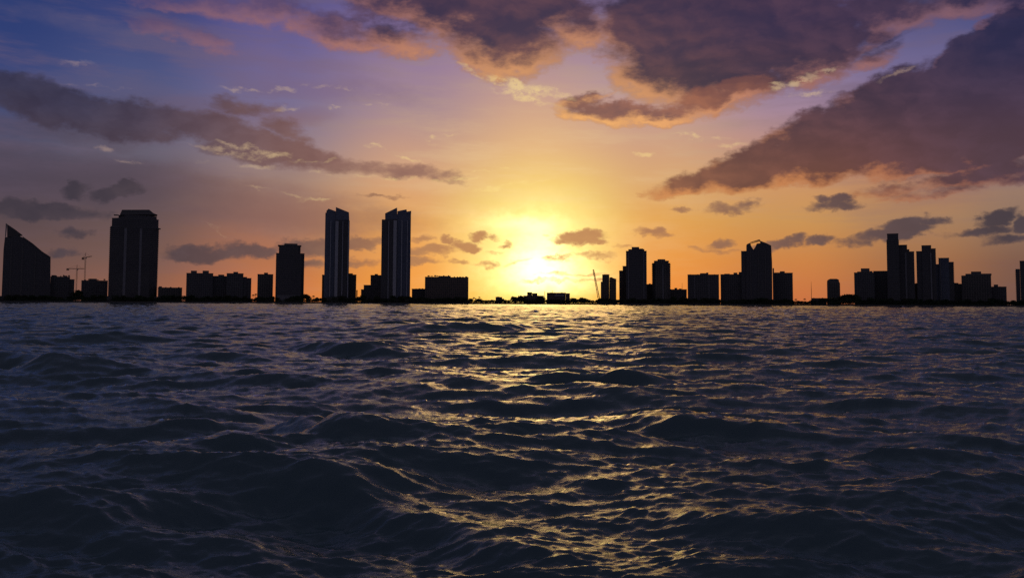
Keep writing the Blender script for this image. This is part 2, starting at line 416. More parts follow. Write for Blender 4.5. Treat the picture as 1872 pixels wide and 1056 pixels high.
def sample(c, x, y):
    L, n, A = c
    fx = (x / L % 1.0) * n; fy = (y / L % 1.0) * n
    ix = np.floor(fx).astype(np.int32); iy = np.floor(fy).astype(np.int32)
    tx = (fx - ix)[:, None].astype(np.float32); ty = (fy - iy)[:, None].astype(np.float32)
    ix %= n; iy %= n; jx = (ix + 1) % n; jy = (iy + 1) % n
    return (A[iy, ix] * (1 - tx) + A[iy, jx] * tx) * (1 - ty) + (A[jy, ix] * (1 - tx) + A[jy, jx] * tx) * ty
rr = [0.8]
while rr[-1] < 1640:
    r_ = rr[-1]
    rr.append(r_ + max(0.016, min(r_ * r_ / 3100.0, 0.11 + 0.0036 * r_)))
rr = np.array(rr + [1750, 2300, 4000, 9000, 20000, 40000], dtype=np.float64)
az = np.concatenate([np.linspace(-37, 37, 860), np.linspace(37, 323, 150)[1:-1]])
az = np.radians(az)
na, nr = len(az), len(rr)
RR, AA = np.meshgrid(rr, az, indexing='ij')
X0 = (RR * np.sin(AA)).ravel(); Y0 = (RR * np.cos(AA)).ravel(); rad = RR.ravel()
co = np.stack([X0, Y0, np.zeros_like(X0)], -1)
inner = np.where(rad < 1700)[0]
for c, far in CASC:
    idx = inner if far > 1e8 else inner[rad[inner] < far * 1.6]
    q = sample(c, X0[idx], Y0[idx])
    w = np.ones(len(idx)) if far > 1e8 else np.clip(1.6 - rad[idx] / far, 0, 1)
    if far > 1e8: w = np.clip((1700 - rad[idx]) / 300, 0, 1)
    co[idx] += q * w[:, None]
# the individual swells that stand out in the photo: crest from one point to another
def sea(px, py, a):
    d = ray(px, py); k = (a - CAMH) / d.z
    return d.x * k, d.y * k
for (ax_, ay_), (bx_, by_), amp, wf, wb, fade in (
        ((790, 592), (960, 590), 0.75, 1.6, 5.0, 4.0), ((1040, 680), (1160, 684), 0.42, 0.7, 2.2, 1.2), ((570, 628), (680, 634), 0.40, 0.8, 3.0, 1.6),
        ((330, 884), (640, 866), 0.16, 0.5, 0.9, 0.8), ((600, 862), (960, 960), 0.20, 0.40, 0.75, 0.7), ((560, 764), (640, 800), 0.24, 0.5, 1.0, 0.7),
        ((1290, 922), (1900, 1010), 0.17, 0.45, 0.9, 0.8), ((60, 905), (420, 950), 0.15, 0.5, 0.9, 0.8), ((1200, 766), (1380, 780), 0.24, 0.6, 1.4, 1.0),
        ((1060, 706), (1400, 742), 0.14, 0.6, 1.4, 1.2), ((380, 640), (440, 642), 0.35, 0.9, 3.0, 2.0), ((0, 648), (110, 662), 0.4, 0.8, 2.6, 1.6), ((1700, 632), (1800, 634), 0.4, 1.0, 3.0, 2.0)):
    pa, pb = np.array(sea(ax_, ay_, amp)), np.array(sea(bx_, by_, amp))
    L_ = np.hypot(*(pb - pa)); e_ = (pb - pa) / L_; nn_ = np.array([-e_[1], e_[0]])
    if nn_[1] < 0: nn_ = -nn_
    sel = np.where(np.hypot(co[:, 0] - (pa + pb)[0] / 2, co[:, 1] - (pa + pb)[1] / 2) < L_ / 2 + 4 * fade + 3 * wb)[0]
    rx_ = co[sel, 0] - pa[0]; ry_ = co[sel, 1] - pa[1]
    t_ = rx_ * e_[0] + ry_ * e_[1]
    q_ = rx_ * nn_[0] + ry_ * nn_[1] + 0.25 * wf * np.sin(t_ / fade * 1.7 + ax_)
    over = np.maximum(0, np.maximum(-t_, t_ - L_)) / fade
    g_ = np.exp(-over ** 2) * (np.exp(-(q_ / np.where(q_ < 0, wf, wb)) ** 2) - 0.35 * np.exp(-((q_ + 2.2 * wf) / (1.3 * wf)) ** 2))
    co[sel, 2] += amp * g_
me = bpy.data.meshes.new('water')
ii, jj = np.meshgrid(np.arange(nr - 1), np.arange(na), indexing='ij')
j2 = (jj + 1) % na
quads = np.stack([ii * na + jj, ii * na + j2, (ii + 1) * na + j2, (ii + 1) * na + jj], -1).reshape(-1, 4)
nq = len(quads)
me.vertices.add(len(co)); me.vertices.foreach_set('co', co.astype(np.float32).ravel())
me.loops.add(nq * 4); me.loops.foreach_set('vertex_index', quads.astype(np.int32).ravel())
me.polygons.add(nq)
me.polygons.foreach_set('loop_start', np.arange(0, nq * 4, 4, dtype=np.int32))
me.polygons.foreach_set('use_smooth', np.ones(nq, dtype=bool))
me.update(calc_edges=True)
water = bpy.data.objects.new('water', me)
COL.objects.link(water)
water['kind'] = 'structure'
m = bpy.data.materials.new('sea_water'); m.use_nodes = True
TREE[0] = m.node_tree; m.node_tree.nodes.clear()
t = nd('ShaderNodeTexCoord')
mp = nd('ShaderNodeMapping'); put(mp.inputs['Vector'], S(t.outputs['Object'])); mp.inputs['Scale'].default_value = (0.8, 1.5, 1)
rip = noise(S(mp.outputs[0]), 7.0, 6.0, 0.65)
rip2 = noise(S(mp.outputs[0]), 1.3, 4.0, 0.6)
bp = nd('ShaderNodeBump'); bp.inputs['Strength'].default_value = 0.42; bp.inputs['Distance'].default_value = 0.02
put(bp.inputs['Height'], rip + rip2 * 2.0)
fr = nd('ShaderNodeFresnel'); fr.inputs['IOR'].default_value = 1.33; m.node_tree.links.new(bp.outputs[0], fr.inputs['Normal'])
gl = nd('ShaderNodeBsdfGlossy'); gl.inputs['Color'].default_value = (0.78, 0.89, 0.84, 1); gl.inputs['Roughness'].default_value = 0.085
m.node_tree.links.new(bp.outputs[0], gl.inputs['Normal'])
df = nd('ShaderNodeBsdfDiffuse'); df.inputs['Color'].default_value = (0.135, 0.215, 0.235, 1)
mx = nd('ShaderNodeMixShader')
put(mx.inputs[0], S(fr.outputs[0])); m.node_tree.links.new(df.outputs[0], mx.inputs[1]); m.node_tree.links.new(gl.outputs[0], mx.inputs[2])
out = nd('ShaderNodeOutputMaterial'); m.node_tree.links.new(mx.outputs[0], out.inputs[0])
me.materials.append(m)

# ------------------------------------------------------------------ mesh helpers
GZ = 1.2                         # height of the land above the water
SHORE = 1600.0
def bx(bm, x0, x1, y0, y1, z0, z1):
    v = [bm.verts.new(p) for p in ((x0, y0, z0), (x1, y0, z0), (x1, y1, z0), (x0, y1, z0), (x0, y0, z1), (x1, y0, z1), (x1, y1, z1), (x0, y1, z1))]
    for f in ((3, 2, 1, 0), (4, 5, 6, 7), (0, 1, 5, 4), (1, 2, 6, 5), (2, 3, 7, 6), (3, 0, 4, 7)):
        bm.faces.new([v[i] for i in f])
def extrude_y(bm, pts, y0, y1):
    """silhouette in x,z carried back from y0 to y1"""
    a = [bm.verts.new((x, y0, z)) for x, z in pts]
    b = [bm.verts.new((x, y1, z)) for x, z in pts]
    bm.faces.new(a); bm.faces.new(b[::-1])
    n = len(pts)
    for i in range(n): bm.faces.new([a[i], b[i], b[(i + 1) % n], a[(i + 1) % n]])
def extrude_z(bm, pts, z0, z1):
    a = [bm.verts.new((x, y, z0)) for x, y in pts]
    b = [bm.verts.new((x, y, z1)) for x, y in pts]
    bm.faces.new(a[::-1]); bm.faces.new(b)
    n = len(pts)
    for i in range(n): bm.faces.new([a[i], a[(i + 1) % n], b[(i + 1) % n], b[i]])
def bar(bm, p, q, w, sides=4):
    p, q = Vector(p), Vector(q)
    d = (q - p).normalized()
    up = Vector((0, 0, 1)) if abs(d.z) < 0.9 else Vector((0, 1, 0))
    s = d.cross(up).normalized(); t_ = s.cross(d)
    ra = []
    for c in (p, q):
        ra.append([bm.verts.new(c + (s * math.cos(k * 2 * math.pi / sides + 0.785) + t_ * math.sin(k * 2 * math.pi / sides + 0.785)) * w * 0.7) for k in range(sides)])
    for k in range(sides): bm.faces.new([ra[0][k], ra[0][(k + 1) % sides], ra[1][(k + 1) % sides], ra[1][k]])
    bm.faces.new(ra[0][::-1]); bm.faces.new(ra[1])
def obj(name, bm, mat, parent=None, smooth=False):
    bmesh.ops.recalc_face_normals(bm, faces=bm.faces)
    me = bpy.data.meshes.new(name)
    bm.to_mesh(me); bm.free()
    me.materials.append(mat)
    if smooth:
        for p in me.polygons: p.use_smooth = True
    o = bpy.data.objects.new(name, me)
    COL.objects.link(o)
    if parent: o.parent = parent
    return o
def tag(o, label, cat, group=None):
    o['label'] = label; o['category'] = cat
    if group: o['group'] = group
    return o
def thing(name, label, cat, loc, rz=0.0, group=None):
    o = bpy.data.objects.new(name, None)
    COL.objects.link(o)
    o.empty_display_size = 5
    o.location = loc; o.rotation_euler = (0, 0, rz)
    return tag(o, label, cat, group)
def ground_at(px, D):
    """point on the land plane at depth D seen in photo column px"""
    d = ray(px, 553)
    return Vector((d.x / d.y * D, D, GZ))

# ------------------------------------------------------------------ land
bm = bmesh.new()
bx(bm, -26000, 26000, SHORE + 2.0, 26000, -6, GZ)
o = obj('ground', bm, M['soil']); o['kind'] = 'structure'
bm = bmesh.new()
bx(bm, -3000, 3000, SHORE, SHORE + 1.995, -6, GZ + 0.7)
for k in range(-150, 151): bx(bm, k * 20 - 0.5, k * 20 + 0.5, SHORE - 0.35, SHORE - 0.003, -6, GZ + 0.9)
sw = obj('seawall', bm, M['wall'])
tag(sw, 'long low dark concrete seawall with piles along the far waterline', 'wall')

# ------------------------------------------------------------------ buildings
class B:
    def __init__(s, name, label, px, D=1660.0, group=None, mat='stucco', cat='building'):
        g = ground_at(px, D)
        s.o = g; az_ = math.atan2(g.x, g.y)
        s.n = Vector((math.sin(az_), math.cos(az_), 0)); s.r = Vector((math.cos(az_), -math.sin(az_), 0))
        s.t = thing(name, label, cat, g, -az_, group)
        s.mat = mat; s.sl = bmesh.new(); s.any = False
    def pt(s, px, py):
        d = ray(px, py)
        c = Vector((0, 0, CAMH))
        k = s.o.dot(s.n) / d.dot(s.n)
        h = c + d * k
        return (h - s.o).dot(s.r), h.z - GZ
    def vol(s, x0, x1, yt, y0=0.0, dep=26.0, part='body', mat=None, yb=None, ch=0.0, slabs=0.0, storey=3.4, cap=True, piers=(), taper=0.0):
        mat = mat or s.mat
        a, z = s.pt(x0, yt); b, _ = s.pt(x1, yt)
        zb = 0.0 if yb is None else s.pt(x0, yb)[1]
        ins = 0.0; sp_ = -0.9 if slabs > 1.5 else -0.3
        def plan(e):
            q = a + e; w = b - e; f = y0 + e; r = y0 + dep - e
            c = ch
            if c <= 0: return [(q, f), (w, f), (w, r), (q, r)]
            return [(q + c, f), (w - c, f), (w, f + c), (w, r - c), (w - c, r), (q + c, r), (q, r - c), (q, f + c)]
        bm = bmesh.new()
        extrude_z(bm, plan(ins), zb, z)
        o = obj(part, bm, M[mat], s.t)
        if slabs > 0:
            k = zb + storey
            while k < z - 1.0:
                extrude_z(s.sl, plan(sp_), k - 0.2, k + 0.75 if slabs > 1.5 else k + 0.2); k += storey
            s.any = True
        if cap:
            bm = bmesh.new()
            extrude_z(bm, plan(-0.35), z + 0.003, z + 0.9)
            obj('parapet', bm, M['slab'], s.t)
        for p in piers:
            pw = p[1]
            c, _ = s.pt(p[0], (yt + 548) / 2)
            bm = bmesh.new()
            bx(bm, c - pw / 2, c + pw / 2, y0 - 1.1, y0 + 1.5, zb + 0.02, z - p[2] if len(p) > 2 else z - 1.5)
            obj('pier', bm, M['pier'], s.t)
        return o
    def sil(s, pts, y0, dep, part, mat, ground=False):
        q = [s.pt(*p) for p in pts]
        if ground: q = [(x, max(0.0, z)) for x, z in q]
        bm = bmesh.new()
        extrude_y(bm, q, y0, y0 + dep)
        return obj(part, bm, M[mat], s.t)
    def plant(s, x0, x1, yt, yb, y0=6, dep=10, part='penthouse', mat=None):
        """a box standing on the roof, plus a few bits of machinery"""
        return s.vol(x0, x1, yt, y0, dep, part, mat or 'slab', yb=yb, cap=False)
    def mast(s, px, yt, yb, w=0.5, y=8, part='antenna'):
        a, z = s.pt(px, yt); _, zb = s.pt(px, yb)
        bm = bmesh.new(); bar(bm, (a, y, zb), (a, y, z), w, 6)
        return obj(part, bm, M['steel'], s.t)
    def units(s, px0, px1, yt, n, seed, hmin=1.0, hmax=2.6):
        rn = random.Random(seed)
        for i in range(n):
            p = px0 + (px1 - px0) * (i + rn.uniform(0.15, 0.85)) / n
            a, z = s.pt(p, yt)
            w = rn.uniform(1.0, 2.4); h = rn.uniform(hmin, hmax); y = rn.uniform(4, 14)
            bm = bmesh.new()
            bx(bm, a - w, a + w, y, y + w * 1.6, z + 0.006, z + h)
            bx(bm, a - w * 0.7, a + w * 0.7, y + 0.3, y + w * 1.3, z + h + 0.004, z + h + 0.35)
            obj('roof_unit', bm, M['roof'], s.t)
    def base(s, x0, x1, h=9.0, dep=16.0, mat='slab'):
        a, _ = s.pt(x0, 540); b, _ = s.pt(x1, 540)
        bm = bmesh.new()
        bx(bm, a, b, -dep, -1.2, 0.0, h)
        n = max(2, int((b - a) / 6))
        for i in range(n + 1):
            c = a + (b - a) * i / n
            bx(bm, c - 0.35, c + 0.35, -dep - 0.8, -dep - 0.003, 0.0, h - 0.8)
        bx(bm, a - 0.6, b + 0.6, -dep - 1.2, -1.203, h + 0.003, h + 0.9)
        return obj('podium', bm, M[mat], s.t)
    def done(s):
        if s.any: obj('balconies', s.sl, M['slab'], s.t)
        else: s.sl.free()

# --- left end
b = B('sail_tower', 'sail-shaped tower with a curved sloping roof rising to a point, at the left edge', 48, 1650, mat='dark')
b.sil([(2, 560), (6.5, 455), (9, 433.5), (20, 433), (33, 430), (43, 435), (60, 447), (77, 461.5), (92.5, 471.5), (91.5, 560)], 0, 30, 'body', 'dark', True)
b.sil([(13, 432.5), (13, 409.5), (28, 419.5), (41, 429.5), (33, 430), (20, 432.5)], 2, 24, 'roof_fin', 'roof')
b.sil([(9.2, 433), (10.6, 407.5), (13.0, 409.5), (11.0, 433)], 1, 1.2, 'spire', 'pier')
b.sil([(41.5, 432.2), (60, 445), (77, 459.5), (92.5, 469.6), (92.5, 471.3), (77, 461.3), (60, 446.8), (41.5, 434)], -1.2, 33, 'roof', 'slab')
b.vol(20, 22.5, 440, -0.8, 2, 'pier', 'slab', cap=False)
b.vol(40, 43, 445, -0.8, 2, 'pier', 'slab', cap=False)
b.vol(64, 66, 460, -0.8, 2, 'pier', 'slab', cap=False)
b.base(0, 92); b.done()
b = B('apartment_block', 'low dark block with small roof boxes beside the sail-shaped tower', 114, 1690, mat='grey')
b.vol(92.6, 128, 506, 0, 24, slabs=1.3); b.vol(126.6, 136.2, 511, 2, 20, 'wing', slabs=1.3)
b.plant(94, 102, 502.5, 506); b.plant(117, 123, 503.5, 506); b.units(100, 128, 505, 4, 3); b.done()

def crane(name, label, px, D, ytop, ybase, jib0, jib1, yj, apex, group, mat='steel', slope=0.0, weight=-1):
    """tower crane: lattice mast, slewing ring, jib and counter jib, cab, apex"""
    g = ground_at(px, D); az_ = math.atan2(g.x, g.y)
    bb = B(name, label, px, D, group, cat='crane')
    t = bb.t
    zb = 0.0
    a, zj = bb.pt(px, yj); _, za = bb.pt(px, apex)
    def lattice(p, q, w, n, part):
        p, q = Vector(p), Vector(q); d = (q - p) / n
        dn = d.normalized()
        s = dn.cross(Vector((0, 1, 0)))
        s.normalize()
        u = Vector((0, 1, 0))
        bm = bmesh.new()
        cs = [s * w / 2 + u * w / 2, s * w / 2 - u * w / 2, -s * w / 2 - u * w / 2, -s * w / 2 + u * w / 2]
        for c in cs: bar(bm, p + c, q + c, 0.34)
        for i in range(n):
            for k in range(4):
                c, e = cs[k], cs[(k + 1) % 4]
                if i % 2: c, e = e, c
                bar(bm, p + d * i + c, p + d * (i + 1) + e, 0.24)
                bar(bm, p + d * i + cs[k], p + d * i + cs[(k + 1) % 4], 0.22)
        return obj(part, bm, M[mat], t)
    lattice((a, 0, zb), (a, 0, zj - 1.0), 2.1, int(max(4, zj / 3)), 'mast')
    j0, z0 = bb.pt(jib0, yj + slope); j1, z1 = bb.pt(jib1, yj - slope)
    lattice((a - 1.2, 0, zj + 0.6), (j0, 0, z0 + 0.6), 1.1, 8, 'counter_jib' if weight < 0 else 'jib')
    lattice((a + 1.2, 0, zj + 0.6), (j1, 0, z1 + 0.6), 1.1, 8, 'jib' if weight < 0 else 'counter_jib')
    wx = j0 if weight < 0 else j1
    wz = z0 if weight < 0 else z1
    bm = bmesh.new(); sg = 1 if wx < a else -1
    for i in range(3): bx(bm, min(wx + sg * i * 1.6, wx + sg * (i * 1.6 + 1.4)), max(wx + sg * i * 1.6, wx + sg * (i * 1.6 + 1.4)), -1.2, 1.2, wz - 2.6, wz + 0.6)
    obj('counterweight', bm, M['wall'], t)
    bm = bmesh.new(); bx(bm, a - 1.5, a + 1.5, -1.5, 1.5, zj - 0.9, zj - 0.1); bx(bm, a + 0.2, a + 2.2, -3.2, -1.55, zj - 2.4, zj + 0.2)
    obj('cab', bm, M['palesteel'], t)
    bm = bmesh.new()
    for sx in (-0.9, 0.9): bar(bm, (a + sx, 0, zj + 0.1), (a, 0, za), 0.4)
    bar(bm, (a, 0, za), (j0 * 0.85 + a * 0.15, 0, z0 + 0.9), 0.16); bar(bm, (a, 0, za), (j1 * 0.75 + a * 0.25, 0, z1 + 0.9), 0.16)
    obj('apex', bm, M[mat], t)
    bb.sl.free()
    return t
GC = 'tower cranes on the skyline'
crane('tower_crane', 'shorter thin tower crane with a level jib, between the low blocks at left', 140.7, 1720, 484, 535, 121.5, 154, 491.5, 484, GC)
crane('tower_crane', 'taller tower crane with a small raised jib, next to the rounded tower', 156.3, 1740, 467, 535, 149.5, 168, 470.5, 462, GC, slope=1.6)

b = B('apartment_block', 'low wide block in front of the left foot of the rounded tower', 173, 1680, mat='grey')
b.vol(149, 197, 513, 0, 24, slabs=1.3); b.plant(164, 177, 509, 513); b.units(150, 195, 512, 4, 9); b.done()

b = B('rounded_tower', 'broad dark tower with rounded shoulders and serrated balconies at left', 246, 1645, mat='dark')
b.vol(201.5, 290.6, 412, 0, 46, ch=14, slabs=1.9, storey=3.6, cap=False, piers=((228, 4.5, 4), (256, 4.0, 4)))
b.vol(204.5, 290.4, 398, 2, 42, 'shoulder', ch=13, yb=412, slabs=1.2)
b.vol(216.5, 287, 392, 3, 39, 'shoulder', ch=12, yb=398, cap=False)
b.sil([(219, 392), (223, 383), (273, 382.8), (281, 389.5), (288, 392)], 5, 34, 'crown', 'slab')
b.vol(208, 217, 391.6, 4, 10, 'roof_ledge', 'slab', yb=393, cap=False)
b.vol(287, 294, 416.6, 6, 12, 'roof_ledge', 'slab', yb=418, cap=False)
b.base(196, 292); b.done()
b = B('low_rise', 'low flat-roofed building right of the rounded tower, ending at an open gap', 311, 1670, mat='stucco')
b.vol(289, 333, 526, 0, 22, slabs=1.2); b.plant(290, 296, 523, 526); b.units(300, 330, 525.5, 3, 4, .5, 1.2); b.done()

b = B('apartment_block', 'square block topped by two matching roof boxes', 365, 1665, mat='grey')
b.vol(341, 389.8, 499.5, 0, 28, slabs=1.3); b.plant(349, 360, 494.3, 499.5); b.plant(370.5, 382, 494.3, 499.5); b.base(339, 392, 6); b.done()
b = B('apartment_block', 'lower recessed block joining the twin-boxed block and its right neighbour', 402, 1685, mat='grey')
b.vol(388.4, 416, 505, 0, 24, slabs=1.3); b.plant(399, 410, 501.6, 505); b.done()
b = B('apartment_block', 'block with one low roof box and stepped right side', 437, 1665, mat='grey')
b.vol(414.6, 445, 500, 0, 28, slabs=1.3); b.plant(426.6, 435.4, 496.5, 500)
b.vol(443.6, 451.4, 506.8, 2, 22, 'wing', slabs=1.2); b.vol(450, 459.6, 508.8, 3, 20, 'wing', slabs=1.2); b.base(414, 461, 6); b.done()
b = B('apartment_block', 'narrow block standing alone left of the dark stepped tower', 485, 1665, mat='stucco')
b.vol(471, 499.4, 501.6, 0, 24, slabs=1.3); b.plant(482.7, 490, 498, 501.6); b.base(470, 501, 7); b.done()
b = B('stepped_tower', 'dark tower with stepped shoulders and a flat cap, above a pale podium', 530, 1650, mat='dark')
b.vol(504.8, 556.6, 463, 0, 34, ch=5, slabs=1.4); b.vol(510, 549.6, 449, 3, 28, 'upper_body', ch=4, yb=463, slabs=1.0, cap=False)
b.vol(508, 551, 447.3, 2, 30, 'roof_slab', 'slab', yb=449, cap=False); b.vol(520, 544, 444.4, 8, 16, 'penthouse', 'slab', yb=447.3, cap=False)
b.units(512, 549, 447.5, 3, 6, .4, 1.0); b.base(507, 548, 13, 20, 'pier'); b.done()

# --- twin towers
b = B('twin_tower', 'left one of two matching slender towers, its angled roof peaking left of centre', 617, 1640, 'matching slender twin towers', 'glass')
b.vol(594.8, 615, 388.5, 3, 34, 'body', cap=False); b.vol(613.2, 639.2, 402.5, 0, 38, 'body', 'dark', cap=False, slabs=0.9, storey=3.6)
b.sil([(596.6, 388.5), (596.8, 384.9), (600.6, 381), (613.4, 385.6), (614.6, 388.5)], 3.2, 33, 'crown', 'glass')
b.sil([(613.8, 402), (614, 378.3), (638, 388), (638.6, 402)], 1.2, 35, 'crown', 'glass')
for p, w in ((616.2, 5.5), (605, 1.2), (627, 1.2), (637.5, 1.6)):
    a, z = b.pt(p, 404); bm = bmesh.new(); bx(bm, a - w / 2, a + w / 2, -1.6, 1.0, 0.02, z); obj('pier', bm, M['whitepier'], b.t)
b.base(592, 641, 8); b.done()
b = B('apartment_block', 'low wing tucked against the left side of the left twin tower', 591, 1690, mat='grey')
b.vol(588.9, 600, 503, 0, 24, slabs=1.2); b.units(589, 598, 502.5, 2, 4, .5, 1); b.done()
b = B('apartment_block', 'mid-height block against the right side of the left twin tower', 645, 1700, mat='grey')
b.vol(632, 651.4, 502.4, 0, 28, slabs=1.3); b.plant(634, 645, 499.2, 502.4); b.vol(651.6, 653.6, 531, 2, 16, 'annex', slabs=0); b.done()
b = B('apartment_block', 'stepped block climbing to the left side of the right twin tower', 680, 1690, mat='grey')
b.vol(677.6, 702, 503.4, 0, 26, slabs=1.3); b.vol(665, 677.3, 521.4, 1, 22, 'wing', slabs=1.2); b.vol(660, 664.8, 529.4, 2, 18, 'annex'); b.plant(685, 691, 500.4, 503.4); b.units(678, 697, 503, 2, 8, .5, 1.2); b.done()
b = B('twin_tower', 'right one of two matching slender towers, its angled roof peaks near the middle', 724, 1640, 'matching slender twin towers', 'glass')
b.vol(698, 726.2, 401, 0, 38, 'body', 'dark', cap=False, slabs=0.9, storey=3.6); b.vol(724.5, 751.4, 391, 3, 34, 'body', cap=False)
b.sil([(704, 400.8), (704, 389.8), (726, 379.3), (726.4, 400.8)], 1.2, 35, 'crown', 'glass')
b.sil([(726.6, 391), (726.6, 385.6), (743, 382.3), (744, 386.4), (751.8, 385), (751.6, 391)], 3.2, 33, 'crown', 'glass')
for p, w in ((722.5, 6.0), (711, 1.2), (735, 1.6), (745, 1.2)):
    a, z = b.pt(p, 403); bm = bmesh.new(); bx(bm, a - w / 2, a + w / 2, -1.6, 1.0, 0.02, z); obj('pier', bm, M['whitepier'], b.t)
b.base(696, 754, 8); b.done()
b = B('low_rise', 'low building between the right twin tower and the wide slab block', 765, 1680, mat='grey')
b.vol(752.9, 777, 528.4, 0, 22, slabs=1.2); b.units(756, 775, 528, 3, 2, .4, 1.2); b.done()
b = B('slab_block', 'wide slab block with a jagged row of roof machinery, just left of the sun', 816, 1660, mat='tan')
b.vol(777, 856.4, 507, 0, 24, slabs=1.2); b.vol(777, 801, 505.6, 3, 18, 'penthouse', 'slab', yb=507, cap=False); b.vol(801.2, 824, 504, 5, 14, 'penthouse', 'slab', yb=507, cap=False)
b.units(780, 824, 505, 8, 5, .8, 2.2); b.units(826, 854, 506.4, 5, 15, .5, 1.4); b.base(775, 858, 5); b.done()

# --- low ground in front of the sun
b = B('low_house', 'small flat-roofed house among the trees left of the sun', 912, 1650, mat='tan', cat='house')
b.vol(906, 918, 543.5, 0, 14); b.plant(908, 913, 542, 543.5, 3, 6); b.done()
b = B('low_house', 'stepped house with a raised roof block under the sun', 973, 1650, mat='tan', cat='house')
b.vol(957, 994, 541, 0, 18); b.vol(963.7, 972.6, 534.6, 2, 12, 'upper_storey', yb=541); b.vol(972.8, 982.4, 536.4, 3, 11, 'upper_storey', yb=541); b.units(982, 993, 541, 2, 3, .5, 1.2); b.done()
b = B('low_house', 'wide low villa with a rooftop antenna, right of the sun', 1021, 1650, mat='tan', cat='house')
b.vol(999.6, 1034, 535.6, 0, 18); b.vol(1034.2, 1041.8, 536.6, 1, 14, 'wing'); b.vol(1014, 1031, 537.5, -2.4, 2.3, 'balcony', 'pier', yb=542, cap=False); b.mast(1009.8, 530.5, 536, 0.6); b.units(1003, 1040, 535.4, 4, 12, .4, 1.0); b.done()
t = thing('flagpole', 'thin upright pole beside the left end of the villa', 'pole', ground_at(996, 1645))
bm = bmesh.new(); bar(bm, (0, 0, 0), (0, 0, 22), 0.8, 8); obj('shaft', bm, M['steel'], t)
bm = bmesh.new(); bmesh.ops.create_uvsphere(bm, u_segments=8, v_segments=6, radius=0.7, matrix=Matrix.Translation((0, 0, 22.5))); obj('finial', bm, M['steel'], t)

# luffing crane
bb = B('luffing_crane', 'crane with one long steep leaning boom, right of the sun', 1095, 1650, cat='crane')
p0, z0 = bb.pt(1094.6, 545); p1, z1 = bb.pt(1084.6, 492.4)
bm = bmesh.new(); nn = 16
A_, B_ = Vector((p0, 0, z0)), Vector((p1, 0, z1)); dn = (B_ - A_).normalized(); s_ = dn.cross(Vector((0, 1, 0)))
for sx in (-1, 1):
    for sy in (-1, 1): bar(bm, A_ + s_ * sx * 1.5 + Vector((0, sy * 1.5, 0)), B_ + s_ * sx * 0.8 + Vector((0, sy * 0.8, 0)), 1.1)
for i in range(nn):
    f0, f1 = i / nn, (i + 1) / nn
    w0, w1 = 1.5 - 0.7 * f0, 1.5 - 0.7 * f1; sg = 1 if i % 2 else -1
    for sy in (-1, 1): bar(bm, A_.lerp(B_, f0) + s_ * sg * w0 + Vector((0, sy * w0, 0)), A_.lerp(B_, f1) - s_ * sg * w1 + Vector((0, sy * w1, 0)), 0.5)
obj('boom', bm, M['redsteel'], bb.t)
bm = bmesh.new(); extrude_y(bm, [(p0 - 3.2, 0.9), (p0 + 3.4, 0.9), (p0 + 3.0, 4.6), (p0 + 1.6, 5.0), (p0 + 0.8, 9.0), (p0 - 0.6, 4.8), (p0 - 2.6, 4.2)], -1.6, 1.6); obj('cab', bm, M['palesteel'], bb.t)
for sy in (-2.6, 1.7):
    bm = bmesh.new(); bx(bm, p0 - 3.8, p0 + 3.8, sy, sy + 0.9, 0, 1.1); obj('track', bm, M['roof'], bb.t)
bm = bmesh.new(); bar(bm, (p0 + 0.8, 0, 9), B_.lerp(A_, 0.1), 0.18); obj('stay_cable', bm, M['steel'], bb.t); bb.sl.free()

# --- right cluster
b = B('apartment_block', 'two-part brownish block with uneven tops beside the leaning crane boom', 1112, 1665, mat='tan')
b.vol(1098.2, 1101, 514.6, 1, 20, 'wing', cap=False); b.vol(1101, 1113.8, 502.4, 0, 26, slabs=1.2); b.plant(1103, 1112, 501, 502.4)
b.sil([(1114, 552), (1114.2, 507.5), (1116, 506.4), (1118.5, 506.4), (1121, 508), (1126.6, 509.6), (1126.6, 552)], 1, 24, 'wing', 'tan', True); b.base(1097, 1128, 5); b.done()
b = B('apartment_block', 'narrow stepped block hugging the left side of the square-topped tower', 1139, 1700, mat='tan')
b.vol(1132, 1139.6, 495.4, 0, 26, slabs=1.2); b.vol(1138.4, 1150, 486.8, 2, 26, 'upper_body', slabs=1.2); b.plant(1133, 1138, 494, 495.4); b.done()
b = B('square_tower', 'tall square tower with a three-step crown, tallest right of the sun', 1163, 1650, mat='dark')
b.vol(1144.4, 1182, 459.4, 0, 34, slabs=1.3, piers=((1149, 1.4, 2), (1177, 1.4, 2))); b.vol(1148.6, 1178, 455.2, 4, 26, 'crown', yb=459.4, cap=False); b.vol(1154.8, 1168.6, 451, 6, 18, 'crown', 'slab', yb=455.2, cap=False); b.vol(1168.8, 1176, 453.8, 8, 14, 'crown', 'slab', yb=455.2, cap=False)
b.units(1146, 1180, 459, 3, 4, .5, 1.2); b.base(1142, 1184, 7); b.done()
b = B('low_rise', 'low block filling the gap between the square tower and the balconied tower', 1188, 1690, mat='stucco')
b.vol(1178, 1196, 520, 0, 24, slabs=1.2); b.sil([(1184, 520), (1188, 517.4), (1192, 520)], 4, 8, 'roof', 'roof'); b.done()
b = B('balcony_tower', 'rounded-top tower with toothed balcony edges, right of the square tower', 1208, 1650, mat='stucco')
b.vol(1192.2, 1225.2, 481.4, 0, 32, ch=6, slabs=1.9, storey=3.5, piers=((1212, 2.0, 3),)); b.vol(1195.4, 1222.4, 476.2, 3, 26, 'shoulder', ch=5, yb=481.4, cap=False); b.vol(1202, 1216.2, 473.3, 7, 18, 'crown', 'slab', yb=476.2, ch=3, cap=False); b.vol(1219, 1223.4, 476.6, 6, 8, 'roof_unit', 'slab', yb=478, cap=False)
b.base(1190, 1228, 7); b.done()
b = B('low_rise', 'low block with two roof huts right of the balconied tower', 1241, 1685, mat='stucco')
